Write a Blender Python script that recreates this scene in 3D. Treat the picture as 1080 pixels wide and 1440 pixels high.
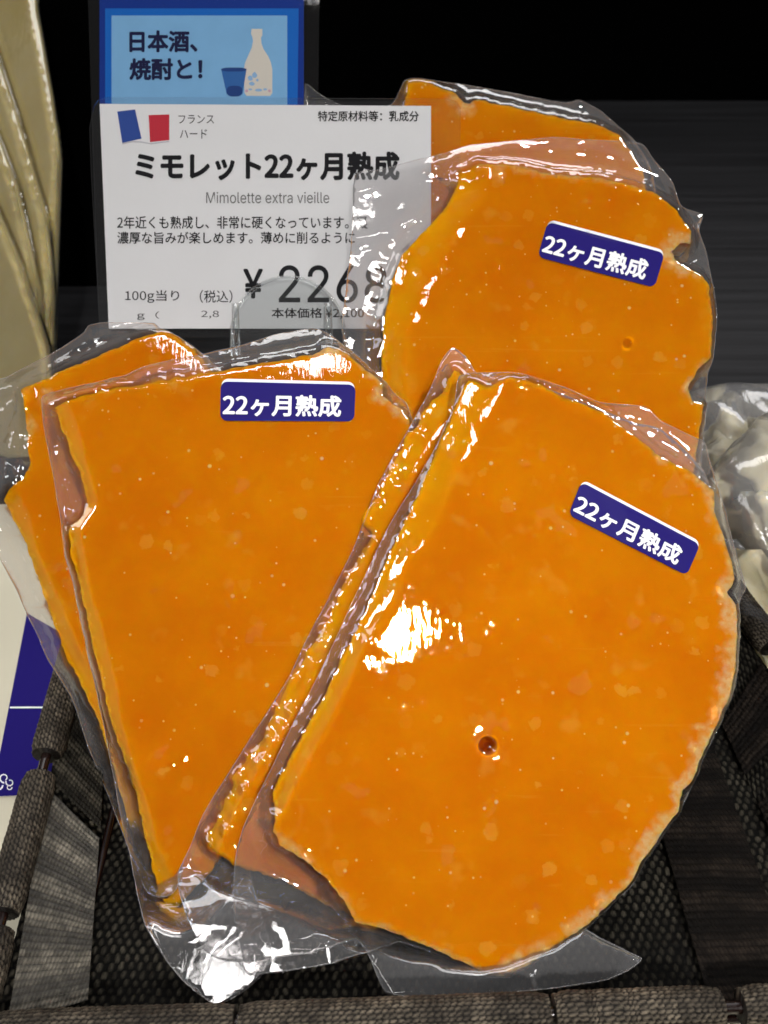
import bpy, math, random
import numpy as np
from mathutils import Vector, Matrix
from mathutils import geometry as mgeo

random.seed(7)
rng = np.random.default_rng(7)
R = math.radians
for o in list(bpy.data.objects):
    bpy.data.objects.remove(o)
SC = bpy.context.scene
COL = SC.collection

# ------------------------------------------------------------------ camera
PITCH = R(42.0)
FPX = 1272.0                      # focal length in photograph pixels (1080 wide)
CAM = np.array([0.0, 0.0, 0.262])
FWD = np.array([0.0, math.cos(PITCH), -math.sin(PITCH)])
UP = np.array([0.0, math.sin(PITCH), math.cos(PITCH)])
RT = np.array([1.0, 0.0, 0.0])
cd = bpy.data.cameras.new('camera')
cam = bpy.data.objects.new('camera', cd)
COL.objects.link(cam)
cam.location = CAM
cam.rotation_euler = (math.pi/2 - PITCH, 0, 0)
cd.sensor_fit = 'HORIZONTAL'
cd.sensor_width = 36.0
cd.lens = 36.0*FPX/1080.0
cd.clip_start = 0.01
cd.clip_end = 30.0
cd.dof.use_dof = True
cd.dof.focus_distance = 0.258
cd.dof.aperture_fstop = 25.0
SC.camera = cam

# ------------------------------------------------------------------ world, lamps, exposure
W = bpy.data.worlds.new('World')
SC.world = W
W.use_nodes = True
# dim shop interior: brighter towards the ceiling behind the shelf and the aisles at the sides, dark where the photographer stands
wn = W.node_tree.nodes; wl = W.node_tree.links
bg = wn['Background']
bg.inputs[0].default_value = (0.95, 0.97, 1.0, 1)
wt = wn.new('ShaderNodeTexCoord')
ws = wn.new('ShaderNodeSeparateXYZ')
wl.new(wt.outputs['Generated'], ws.inputs[0])
w1 = wn.new('ShaderNodeMapRange'); w1.interpolation_type = 'SMOOTHSTEP'
w1.inputs[1].default_value = -0.15; w1.inputs[2].default_value = 0.35; w1.inputs[3].default_value = 0.0; w1.inputs[4].default_value = 0.18
wl.new(ws.outputs['Y'], w1.inputs['Value'])
wa = wn.new('ShaderNodeMath'); wa.operation = 'ABSOLUTE'; wl.new(ws.outputs['X'], wa.inputs[0])
w2 = wn.new('ShaderNodeMapRange'); w2.interpolation_type = 'SMOOTHSTEP'
w2.inputs[1].default_value = 0.45; w2.inputs[2].default_value = 0.75; w2.inputs[3].default_value = 0.02; w2.inputs[4].default_value = 0.18
wl.new(wa.outputs[0], w2.inputs['Value'])
w3 = wn.new('ShaderNodeMath'); w3.operation = 'MAXIMUM'
wl.new(w1.outputs[0], w3.inputs[0]); wl.new(w2.outputs[0], w3.inputs[1])
wl.new(w3.outputs[0], bg.inputs[1])

def area_lamp(name, loc, target, sx, sy, power, color=(1, 1, 1), shape='RECTANGLE'):
    l = bpy.data.lights.new(name, 'AREA')
    l.shape = shape
    l.size = sx
    l.size_y = sy
    l.energy = power
    l.color = color
    o = bpy.data.objects.new(name, l)
    o.location = loc
    o.rotation_euler = (Vector(target) - Vector(loc)).to_track_quat('-Z', 'Y').to_euler()
    COL.objects.link(o)
    return o

TGT = (0.0, 0.17, 0.06)
key = area_lamp('ceiling_spot', (0.205, -0.725, 1.145), (0.035, 0.15, 0.075), 0.065, 0.065, 0.93, (1.0, 0.97, 0.93), 'DISK')
key.data.spread = R(45)
area_lamp('added_glint_spot_left', (-0.95, -0.10, 1.30), TGT, 0.16, 0.16, 3.6, (1.0, 0.98, 0.95), 'DISK')  # added lamp out of view: fill from the left and glints on film
area_lamp('added_fill_spot_right', (0.95, 0.40, 1.40), TGT, 0.16, 0.16, 6.5, (1.0, 0.98, 0.96), 'DISK')  # added lamp out of view: brightens the white cheese bag and right film edges
area_lamp('added_reflection_strip', (-0.15, -0.15, 1.45), TGT, 0.36, 0.085, 2.2, (1.0, 0.98, 0.96))  # added strip, placed and shaped to mirror as bright bands in the film
area_lamp('added_sheen_panel_rear', (0.05, 1.55, 1.75), TGT, 1.5, 0.5, 14.0, (1.0, 0.98, 0.97))  # added panel out of view, gives the film tents a broad sheen
area_lamp('added_sheen_panel_left', (-1.2, 0.35, 1.25), TGT, 0.35, 0.8, 4.0, (1.0, 0.98, 0.97))  # added soft panel out of view for film reflections and left fill
SC.view_settings.view_transform = 'Standard'
SC.view_settings.look = 'None'
SC.view_settings.exposure = 0.0
SC.view_settings.gamma = 1.0
SC.view_settings.use_curve_mapping = False
SC.cycles.use_denoising = True
SC.cycles.max_bounces = 14
SC.cycles.transparent_max_bounces = 40
SC.cycles.transmission_bounces = 8
SC.cycles.caustics_reflective = False
SC.cycles.caustics_refractive = False
SC.cycles.sample_clamp_indirect = 6.0

# ------------------------------------------------------------------ numeric helpers
def ray(px, py):
    px = np.asarray(px, float); py = np.asarray(py, float)
    x = (px - 540.0)/FPX; y = (720.0 - py)/FPX
    return FWD + x[..., None]*RT + y[..., None]*UP

def at(px, py, z):
    return CAM + ray(px, py)*np.asarray(z, float)[..., None]

def drop_pt(px, py, zw):
    """point of the ray through a pixel at world height zw"""
    r = ray(px, py)
    k = (zw - CAM[2])/r[..., 2]
    return CAM + r*k[..., None]

class Plane:
    """a plane in the scene: depth d at an anchor, leaning back by tx degrees and turned by ty"""
    def __init__(s, ax, ay, d, tx=0, ty=0, back=0.0):
        s.a = math.tan(R(tx)); s.b = math.tan(R(ty))
        x = (ax-540.0)/FPX; y = (720.0-ay)/FPX
        n = RT*s.b + UP*s.a - FWD
        s.scale = np.linalg.norm(n)
        s.n = n/s.scale
        s.k = d*(1 - y*s.a - x*s.b) + back*s.scale
    def z(s, px, py):
        x = (np.asarray(px, float)-540.0)/FPX; y = (720.0-np.asarray(py, float))/FPX
        return s.k/(1 - y*s.a - x*s.b)
    def p(s, px, py, h=0.0):
        q = at(px, py, s.z(px, py))
        return q + np.asarray(h, float)[..., None]*s.n

def hash2(ix, iy, seed):
    v = (ix.astype(np.int64)*374761393 + iy.astype(np.int64)*668265263 + seed*974634777) & 0x7fffffff
    v = ((v ^ (v >> 13))*1274126177) & 0x7fffffff
    v = (v ^ (v >> 16)) & 0xffff
    return v/65535.0

def vnoise(x, y, seed=0):
    x = np.asarray(x, float); y = np.asarray(y, float)
    ix = np.floor(x); iy = np.floor(y)
    fx = x-ix; fy = y-iy
    fx = fx*fx*fx*(fx*(fx*6-15)+10); fy = fy*fy*fy*(fy*(fy*6-15)+10)
    a = hash2(ix, iy, seed); b = hash2(ix+1, iy, seed); c = hash2(ix, iy+1, seed); d = hash2(ix+1, iy+1, seed)
    return (a*(1-fx)+b*fx)*(1-fy) + (c*(1-fx)+d*fx)*fy - 0.5

def fbm(x, y, seed=0, oct=4):
    s = 0; a = 1.0
    for k in range(oct):
        s = s + a*vnoise(x*2**k, y*2**k, seed+k*17)
        a *= 0.5
    return s

def ridged(x, y, seed=0, oct=3):
    s = 0; a = 1.0
    for k in range(oct):
        s = s + a*(1 - np.abs(vnoise(x*2**k, y*2**k, seed+k*31))*4)
        a *= 0.5
    return s

def smooth(t):
    t = np.clip(t, 0, 1)
    return t*t*(3-2*t)

def spline(pts, step, sharp=0.5):
    """closed outline: rounds the traced points slightly and resamples every `step` pixels"""
    P = np.array(pts, float)
    n = len(P)
    out = []
    for i in range(n):
        p0, p1, p2, p3 = P[i-1], P[i], P[(i+1) % n], P[(i+2) % n]
        L = np.linalg.norm(p2-p1)
        m = max(1, int(L/step))
        for j in range(m):
            t = j/m
            lin = p1*(1-t)+p2*t
            cr = 0.5*((2*p1)+(-p0+p2)*t+(2*p0-5*p1+4*p2-p3)*t*t+(-p0+3*p1-3*p2+p3)*t**3)
            out.append(lin*(1-sharp)+cr*sharp)
    return np.array(out)

def jitter(out, amp, freq, seed, coarse=0.0):
    t = np.roll(out, -1, 0)-np.roll(out, 1, 0)
    n = np.stack([t[:, 1], -t[:, 0]], 1)
    n /= np.linalg.norm(n, axis=1)[:, None]+1e-9
    q = fbm(out[:, 0]*freq, out[:, 1]*freq, seed, 4)
    c = vnoise(out[:, 0]*freq*0.3, out[:, 1]*freq*0.3, seed+5)
    return out + n*(q*amp + c*coarse)[:, None]

def seg_dist(Q, P, closed=True):
    """unsigned distance from points Q to a polyline P, plus arc position of the nearest point"""
    A = P if closed else P[:-1]
    B = np.roll(P, -1, 0) if closed else P[1:]
    D = B-A
    LL = (D**2).sum(1)+1e-12
    arc = np.concatenate([[0], np.cumsum(np.sqrt(LL))])[:-1]
    dist = np.empty(len(Q)); s = np.empty(len(Q))
    for c in range(0, len(Q), 4000):
        q = Q[c:c+4000]
        t = np.clip(((q[:, None]-A[None])*D[None]).sum(2)/LL[None], 0, 1)
        d2 = ((A[None]+t[..., None]*D[None]-q[:, None])**2).sum(2)
        k = d2.argmin(1); r = np.arange(len(q))
        dist[c:c+4000] = np.sqrt(d2[r, k])
        s[c:c+4000] = arc[k]+t[r, k]*np.sqrt(LL[k])
    return dist, s

def inside(Q, P):
    x, y = Q[:, 0], Q[:, 1]
    r = np.zeros(len(Q), bool)
    n = len(P)
    for i in range(n):
        x1, y1 = P[i]; x2, y2 = P[(i+1) % n]
        if y1 == y2:
            continue
        c = ((y1 > y) != (y2 > y)) & (x < (x2-x1)*(y-y1)/(y2-y1)+x1)
        r ^= c
    return r

def triangulate(outline, interior):
    n = len(outline)
    pts = [Vector((float(a), float(b))) for a, b in outline] + [Vector((float(a), float(b))) for a, b in interior]
    v, e, f, ov, oe, of = mgeo.delaunay_2d_cdt(pts, [], [list(range(n))], 1, 1e-5)
    V = np.array([(a.x, a.y) for a in v])
    F = [list(t) for t in f]
    # orientation: make counter-clockwise in (x, -y) so the normal faces the camera
    out = []
    for t in F:
        a, b, c = V[t[0]], V[t[1]], V[t[2]]
        cr = (b[0]-a[0])*(c[1]-a[1])-(b[1]-a[1])*(c[0]-a[0])
        out.append(t if cr < 0 else t[::-1])
    # map outline index -> new vertex
    m = {}
    for i, src in enumerate(ov):
        for k in src:
            m[k] = i
    ring = [m[i] for i in range(n) if i in m]
    return V, out, ring

def grid_pts(P, step, margin, seed=1):
    x0, y0 = P.min(0); x1, y1 = P.max(0)
    gx, gy = np.meshgrid(np.arange(x0, x1, step), np.arange(y0, y1, step*0.87))
    gx = gx + (np.arange(gx.shape[0]) % 2)[:, None]*step*0.5
    Q = np.stack([gx.ravel(), gy.ravel()], 1)
    r = np.random.default_rng(seed)
    Q = Q + r.uniform(-0.15, 0.15, Q.shape)*step
    Q = Q[inside(Q, P)]
    d, _ = seg_dist(Q, P)
    return Q[d > margin]

# ------------------------------------------------------------------ object helpers
def mesh_obj(name, V, F, mat, parent=None, smooth_sh=True, attrs=None):
    me = bpy.data.meshes.new(name)
    base = np.array(parent['_w']) if parent is not None and '_w' in parent else np.zeros(3)
    V = np.asarray(V, float) - base
    me.from_pydata([tuple(v) for v in V], [], F)
    if smooth_sh:
        me.polygons.foreach_set('use_smooth', [True]*len(me.polygons))
    if attrs:
        for k, a in attrs.items():
            at_ = me.attributes.new(k, 'FLOAT', 'POINT')
            at_.data.foreach_set('value', np.asarray(a, dtype=np.float32))
    me.materials.append(mat)
    me.update()
    o = bpy.data.objects.new(name, me)
    COL.objects.link(o)
    if parent is not None:
        o.parent = parent
    return o

def tag(o, label=None, cat=None, group=None, kind=None):
    if label: o['label'] = label
    if cat: o['category'] = cat
    if group: o['group'] = group
    if kind: o['kind'] = kind
    return o

def thing(name, loc, label, cat, group=None):
    o = bpy.data.objects.new(name, None)
    o.empty_display_size = 0.01
    COL.objects.link(o)
    o.location = loc
    o['_w'] = [float(c) for c in loc]
    return tag(o, label, cat, group)

def tube(path, rad, nseg=10, closed=False, relief=None):
    """swept tube: verts, faces; relief(s, theta) adds to the radius"""
    P = np.array(path, float)
    n = len(P)
    T = np.gradient(P, axis=0)
    if closed:
        T = np.roll(P, -1, 0)-np.roll(P, 1, 0)
    T /= np.linalg.norm(T, axis=1)[:, None]+1e-12
    s = np.concatenate([[0], np.cumsum(np.linalg.norm(np.diff(P, axis=0), axis=1))])
    up = np.array([0, 0, 1.0])
    if abs(T[0] @ up) > 0.9:
        up = np.array([0, 1.0, 0])
    V = []
    X = None
    th = np.arange(nseg)*2*math.pi/nseg
    for i in range(n):
        X = np.cross(T[i], up) if X is None else X - T[i]*(X @ T[i])
        X /= np.linalg.norm(X)+1e-12
        Y = np.cross(T[i], X)
        r = rad if np.isscalar(rad) else rad[i]
        rr = np.full(nseg, r)
        if relief is not None:
            rr = rr + relief(s[i], th)
        V.append(P[i] + rr[:, None]*(np.cos(th)[:, None]*X + np.sin(th)[:, None]*Y))
    V = np.concatenate(V)
    F = []
    m = n if closed else n-1
    for i in range(m):
        for j in range(nseg):
            a = i*nseg+j; b = i*nseg+(j+1) % nseg
            c = ((i+1) % n)*nseg+(j+1) % nseg; d = ((i+1) % n)*nseg+j
            F.append((a, b, c, d))
    if not closed:
        F.append(tuple(range(nseg))[::-1])
        F.append(tuple((n-1)*nseg+j for j in range(nseg)))
    return V, F

def join(parts):
    V = []; F = []; o = 0
    for v, f in parts:
        V.append(np.asarray(v)); F += [tuple(i+o for i in t) for t in f]; o += len(v)
    return np.concatenate(V), F

def slab(poly, pl, h0, h1, step=None, hf=None):
    """flat plate traced on a plane: from height h0 (back) to h1 (front)"""
    P = np.array(poly, float)
    V, F, ring = triangulate(P, np.zeros((0, 2)) if step is None else grid_pts(P, step, step*0.4))
    n = len(V)
    lift = np.zeros(n) if hf is None else hf(V)
    A = pl.p(V[:, 0], V[:, 1], lift+h1); B = pl.p(V[:, 0], V[:, 1], lift+h0)
    faces = [tuple(t) for t in F] + [tuple(i+n for i in t[::-1]) for t in F]
    k = len(ring)
    for i in range(k):
        a, b = ring[i], ring[(i+1) % k]
        faces.append((a, b, b+n, a+n))
    return np.concatenate([A, B]), faces

def rrect(u0, v0, u1, v1, ru, rv, n=6):
    pts = []
    for cx, cy, a0 in ((u1-ru, v0+rv, -90), (u1-ru, v1-rv, 0), (u0+ru, v1-rv, 90), (u0+ru, v0+rv, 180)):
        for i in range(n+1):
            a = R(a0+90*i/n)
            pts.append((cx+ru*math.cos(a), cy+rv*math.sin(a)))
    return pts

_txt = {}
_fonts = {}
def font(kind):
    """Blender's own bundled typefaces"""
    if kind not in _fonts:
        f = None
        try:
            import os
            d = bpy.utils.system_resource('DATAFILES', path='fonts')
            f = bpy.data.fonts.load(os.path.join(d, {'cjk': 'Noto Sans CJK Regular.woff2', 'latin': 'Inter.woff2'}[kind]))
        except Exception as e:
            print('font fallback', e)
        _fonts[kind] = f
    return _fonts[kind]

def glyphs(s, kind='cjk'):
    key = (s, kind)
    if key in _txt:
        return _txt[key]
    cu = bpy.data.curves.new('lettering', 'FONT')
    cu.body = s
    cu.size = 1.0
    f = font(kind)
    if f is not None:
        cu.font = f
    cu.resolution_u = 4
    o = bpy.data.objects.new('lettering', cu)
    COL.objects.link(o)
    dg = bpy.context.evaluated_depsgraph_get()
    dg.update()
    me = bpy.data.meshes.new_from_object(o.evaluated_get(dg))
    V = np.array([v.co[:2] for v in me.vertices])
    F = [tuple(p.vertices) for p in me.polygons]
    bpy.data.objects.remove(o)
    bpy.data.curves.remove(cu)
    bpy.data.meshes.remove(me)
    _txt[key] = (V, F)
    return V, F

def text(s, quad, pl, h, mat, parent, bold=0.0, name='lettering', kind='cjk', hf=None):
    """printed writing filling a four-cornered patch (tl, tr, br, bl) of a plane"""
    V, F = glyphs(s, kind)
    lo = V.min(0)-bold; hi = V.max(0)+bold
    Q = np.array(quad, float)
    sets = [(0, 0)] if bold == 0 else [(0, 0)]+[(bold*math.cos(a), bold*math.sin(a)) for a in np.arange(8)*math.pi/4]
    vs = []; fs = []
    for k, (dx, dy) in enumerate(sets):
        u = (V[:, 0]+dx-lo[0])/(hi[0]-lo[0]); v = 1-(V[:, 1]+dy-lo[1])/(hi[1]-lo[1])
        P = (Q[0]*(1-u)[:, None]+Q[1]*u[:, None])*(1-v)[:, None] + (Q[3]*(1-u)[:, None]+Q[2]*u[:, None])*v[:, None]
        vs.append(pl.p(P[:, 0], P[:, 1], h+k*0.000004+(0 if hf is None else hf(P))))
        fs += [tuple(i+k*len(V) for i in f) for f in F]
    return mesh_obj(name, np.concatenate(vs), fs, mat, parent, smooth_sh=False)

def box_quad(x0, y0, x1, y1):
    return [(x0, y0), (x1, y0), (x1, y1), (x0, y1)]

# ------------------------------------------------------------------ materials
def new_mat(name):
    m = bpy.data.materials.new(name)
    m.use_nodes = True
    nt = m.node_tree
    return m, nt, nt.nodes, nt.links, nt.nodes['Principled BSDF'], nt.nodes['Material Output']

def plain(name, col, rough=0.5, spec=0.5, bump=0.0, bscale=800, var=0.0, vscale=60, metallic=0.0):
    m, nt, N, L, B, O = new_mat(name)
    B.inputs['Roughness'].default_value = rough
    B.inputs['Specular IOR Level'].default_value = spec
    B.inputs['Metallic'].default_value = metallic
    tc = N.new('ShaderNodeTexCoord')
    if var > 0:
        n = N.new('ShaderNodeTexNoise'); n.inputs['Scale'].default_value = vscale; n.inputs['Detail'].default_value = 5
        L.new(tc.outputs['Object'], n.inputs['Vector'])
        r = N.new('ShaderNodeMapRange'); r.inputs[1].default_value = 0.3; r.inputs[2].default_value = 0.7
        r.inputs[3].default_value = 1-var; r.inputs[4].default_value = 1+var
        L.new(n.outputs['Fac'], r.inputs['Value'])
        x = N.new('ShaderNodeMix'); x.data_type = 'RGBA'; x.blend_type = 'MULTIPLY'; x.inputs[0].default_value = 1
        x.inputs[6].default_value = (*col, 1)
        L.new(r.outputs[0], x.inputs[7]); L.new(x.outputs[2], B.inputs['Base Color'])
    else:
        B.inputs['Base Color'].default_value = (*col, 1)
    if bump > 0:
        n2 = N.new('ShaderNodeTexNoise'); n2.inputs['Scale'].default_value = bscale; n2.inputs['Detail'].default_value = 3
        L.new(tc.outputs['Object'], n2.inputs['Vector'])
        b = N.new('ShaderNodeBump'); b.inputs['Strength'].default_value = bump; b.inputs['Distance'].default_value = 0.0004
        L.new(n2.outputs['Fac'], b.inputs['Height']); L.new(b.outputs[0], B.inputs['Normal'])
    return m

def cheese_mat(name, col, deep, rind, pale, sss_r, scale=0.004, specks=1.0, edge_glow=(0.90, 0.40, 0.003)):
    m, nt, N, L, B, O = new_mat(name)
    tc = N.new('ShaderNodeTexCoord')
    def noise_(sc, det=4, rough=0.55):
        n = N.new('ShaderNodeTexNoise'); n.inputs['Scale'].default_value = sc; n.inputs['Detail'].default_value = det
        n.inputs['Roughness'].default_value = rough
        L.new(tc.outputs['Object'], n.inputs['Vector']); return n.outputs['Fac']
    def ramp(v, a, b, c=0.0, d=1.0):
        r = N.new('ShaderNodeMapRange'); r.inputs[1].default_value = a; r.inputs[2].default_value = b
        r.inputs[3].default_value = c; r.inputs[4].default_value = d
        L.new(v, r.inputs['Value']); return r.outputs[0]
    def mix(f, a, b):
        x = N.new('ShaderNodeMix'); x.data_type = 'RGBA'
        if hasattr(f, 'links'): L.new(f, x.inputs[0])
        else: x.inputs[0].default_value = f
        for i, v in ((6, a), (7, b)):
            if hasattr(v, 'links'): L.new(v, x.inputs[i])
            else: x.inputs[i].default_value = (*v, 1)
        return x.outputs[2]
    def math_(op, a, b):
        x = N.new('ShaderNodeMath'); x.operation = op
        for i, v in ((0, a), (1, b)):
            if hasattr(v, 'links'): L.new(v, x.inputs[i])
            else: x.inputs[i].default_value = v
        return x.outputs[0]
    base = mix(ramp(noise_(38, 5, 0.6), 0.35, 0.65), col, deep)
    # soft lighter blotches inside the paste
    base = mix(ramp(noise_(110, 2), 0.62, 0.75, 0, 0.30*specks), base, pale)
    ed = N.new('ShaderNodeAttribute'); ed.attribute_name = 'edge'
    base = mix(math_('MULTIPLY', ed.outputs['Fac'], ramp(noise_(90, 3), 0.3, 0.7, 0.45, 1.0)), base, edge_glow)  # golden margin: light scattered through thin edges, put into the colour
    ho = N.new('ShaderNodeAttribute'); ho.attribute_name = 'pit_shade'
    base = mix(ho.outputs['Fac'], base, (0.36, 0.05, 0.002))  # dark amber holes: the cavity's shade put into the colour
    # faint round marks
    v = N.new('ShaderNodeTexVoronoi'); v.inputs['Scale'].default_value = 135
    nd = N.new('ShaderNodeTexNoise'); nd.inputs['Scale'].default_value = 420; nd.inputs['Detail'].default_value = 3
    L.new(tc.outputs['Object'], nd.inputs['Vector'])
    va = N.new('ShaderNodeVectorMath'); va.operation = 'MULTIPLY_ADD'; va.inputs[1].default_value = (0.0035, 0.0035, 0.0035)
    L.new(nd.outputs['Color'], va.inputs[0]); L.new(tc.outputs['Object'], va.inputs[2])
    L.new(va.outputs[0], v.inputs['Vector'])
    sep = N.new('ShaderNodeSeparateColor'); L.new(v.outputs['Color'], sep.inputs[0])
    k = math_('MULTIPLY', ramp(v.outputs['Distance'], 0.30, 0.24), ramp(sep.outputs[1], 0.55, 1.0))
    base = mix(math_('MULTIPLY', k, 0.42*specks), base, pale)
    # knife scratches
    mp = N.new('ShaderNodeMapping'); mp.inputs['Scale'].default_value = (14, 420, 420); mp.inputs['Rotation'].default_value = (0.3, 0.25, 0.12)
    L.new(tc.outputs['Object'], mp.inputs['Vector'])
    ns = N.new('ShaderNodeTexNoise'); ns.inputs['Scale'].default_value = 1.0; ns.inputs['Detail'].default_value = 3
    L.new(mp.outputs[0], ns.inputs['Vector'])
    base = mix(math_('MULTIPLY', ramp(ns.outputs['Fac'], 0.66, 0.74), 0.14*specks), base, pale)
    # white crystals
    for sc, th, pick in ((120, 0.085, 0.62), (210, 0.12, 0.74), (460, 0.17, 0.86)):
        v = N.new('ShaderNodeTexVoronoi'); v.inputs['Scale'].default_value = sc
        L.new(tc.outputs['Object'], v.inputs['Vector'])
        sep = N.new('ShaderNodeSeparateColor'); L.new(v.outputs['Color'], sep.inputs[0])
        k = math_('MULTIPLY', ramp(v.outputs['Distance'], th, th*0.55), ramp(sep.outputs[0], pick, pick+0.03))
        base = mix(math_('MULTIPLY', k, 0.8*specks), base, (0.92, 0.62, 0.25))
    at_ = N.new('ShaderNodeAttribute'); at_.attribute_name = 'rind'
    rn = math_('MULTIPLY', at_.outputs['Fac'], ramp(noise_(700, 4), 0.3, 0.6, 0.35, 1.0))
    base = mix(rn, base, rind)
    L.new(base, B.inputs['Base Color'])
    B.inputs['Subsurface Weight'].default_value = 0.7
    B.inputs['Subsurface Radius'].default_value = sss_r
    B.inputs['Subsurface Scale'].default_value = scale
    B.inputs['Roughness'].default_value = 0.42
    B.inputs['Specular IOR Level'].default_value = 0.0
    n1 = N.new('ShaderNodeTexNoise'); n1.inputs['Scale'].default_value = 500; n1.inputs['Detail'].default_value = 4
    L.new(tc.outputs['Object'], n1.inputs['Vector'])
    b = N.new('ShaderNodeBump'); b.inputs['Strength'].default_value = 0.12; b.inputs['Distance'].default_value = 0.0003
    L.new(n1.outputs['Fac'], b.inputs['Height']); L.new(b.outputs[0], B.inputs['Normal'])
    return m

def film_mat(name, haze=0.03, rough=0.07, bump=0.35, tint=(0.965, 0.955, 0.955), cling=0.0, stretch=(1, 1, 1), refl=1.0, streak=1.0):
    """thin clear plastic: see-through, mirror-like by angle, faintly milky"""
    m, nt, N, L, B, O = new_mat(name)
    N.remove(B)
    tc = N.new('ShaderNodeTexCoord')
    mp = N.new('ShaderNodeMapping'); mp.inputs['Scale'].default_value = stretch
    L.new(tc.outputs['Object'], mp.inputs['Vector'])
    n1 = N.new('ShaderNodeTexNoise'); n1.inputs['Scale'].default_value = 95; n1.inputs['Detail'].default_value = 3
    n2 = N.new('ShaderNodeTexNoise'); n2.inputs['Scale'].default_value = 520; n2.inputs['Detail'].default_value = 2
    mp2 = N.new('ShaderNodeMapping'); mp2.inputs['Scale'].default_value = (1.6, 0.3, 0.3)
    L.new(tc.outputs['Object'], mp2.inputs['Vector'])
    L.new(mp.outputs[0], n1.inputs['Vector']); L.new(mp2.outputs[0], n2.inputs['Vector'])
    b1 = N.new('ShaderNodeBump'); b1.inputs['Strength'].default_value = bump; b1.inputs['Distance'].default_value = 0.002
    L.new(n1.outputs['Fac'], b1.inputs['Height'])
    b2 = N.new('ShaderNodeBump'); b2.inputs['Strength'].default_value = bump*0.6; b2.inputs['Distance'].default_value = 0.0003
    gb = N.new('ShaderNodeAttribute'); gb.attribute_name = 'gap'
    gs = N.new('ShaderNodeMapRange'); gs.inputs[3].default_value = bump*2.6*streak; gs.inputs[4].default_value = bump*0.35*streak
    L.new(gb.outputs['Fac'], gs.inputs['Value']); L.new(gs.outputs[0], b2.inputs['Strength'])
    L.new(n2.outputs['Fac'], b2.inputs['Height']); L.new(b1.outputs[0], b2.inputs['Normal'])
    nrm = b2.outputs[0]
    tr = N.new('ShaderNodeBsdfTransparent'); tr.inputs[0].default_value = (*tint, 1)
    df = N.new('ShaderNodeBsdfDiffuse'); df.inputs[0].default_value = (0.9, 0.9, 0.92, 1)
    mx = N.new('ShaderNodeMixShader'); mx.inputs[0].default_value = haze
    L.new(tr.outputs[0], mx.inputs[1]); L.new(df.outputs[0], mx.inputs[2])
    if cling > 0:
        # the film is paler where it stands off the cheese (flange, pockets of air) than where it clings
        n3 = N.new('ShaderNodeTexNoise'); n3.inputs['Scale'].default_value = 95; n3.inputs['Detail'].default_value = 2.5
        L.new(tc.outputs['Object'], n3.inputs['Vector'])
        r = N.new('ShaderNodeMapRange'); r.inputs[1].default_value = 0.66; r.inputs[2].default_value = 0.685
        r.inputs[3].default_value = 0.0; r.inputs[4].default_value = cling
        L.new(n3.outputs['Fac'], r.inputs['Value'])
        ga = N.new('ShaderNodeAttribute'); ga.attribute_name = 'gap'
        g2 = N.new('ShaderNodeMath'); g2.operation = 'MULTIPLY'; g2.inputs[1].default_value = haze
        L.new(ga.outputs['Fac'], g2.inputs[0])
        g3 = N.new('ShaderNodeMath'); g3.operation = 'MAXIMUM'
        L.new(r.outputs[0], g3.inputs[0]); L.new(g2.outputs[0], g3.inputs[1])
        L.new(g3.outputs[0], mx.inputs[0])
    gl = N.new('ShaderNodeBsdfGlossy'); gl.inputs['Roughness'].default_value = rough
    gl.inputs[0].default_value = (1, 1, 1, 1)
    gl.distribution = 'BECKMANN'
    L.new(nrm, gl.inputs['Normal'])
    fr = N.new('ShaderNodeFresnel'); fr.inputs[0].default_value = 1.5
    L.new(nrm, fr.inputs['Normal'])
    fm = N.new('ShaderNodeMath'); fm.operation = 'MULTIPLY'; fm.inputs[1].default_value = refl; fm.use_clamp = True
    fq = N.new('ShaderNodeMath'); fq.operation = 'MINIMUM'; fq.inputs[1].default_value = 0.45
    L.new(fr.outputs[0], fq.inputs[0]); L.new(fq.outputs[0], fm.inputs[0])
    m2 = N.new('ShaderNodeMixShader')
    L.new(fm.outputs[0], m2.inputs[0]); L.new(mx.outputs[0], m2.inputs[1]); L.new(gl.outputs[0], m2.inputs[2])
    L.new(m2.outputs[0], O.inputs['Surface'])
    return m

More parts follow.
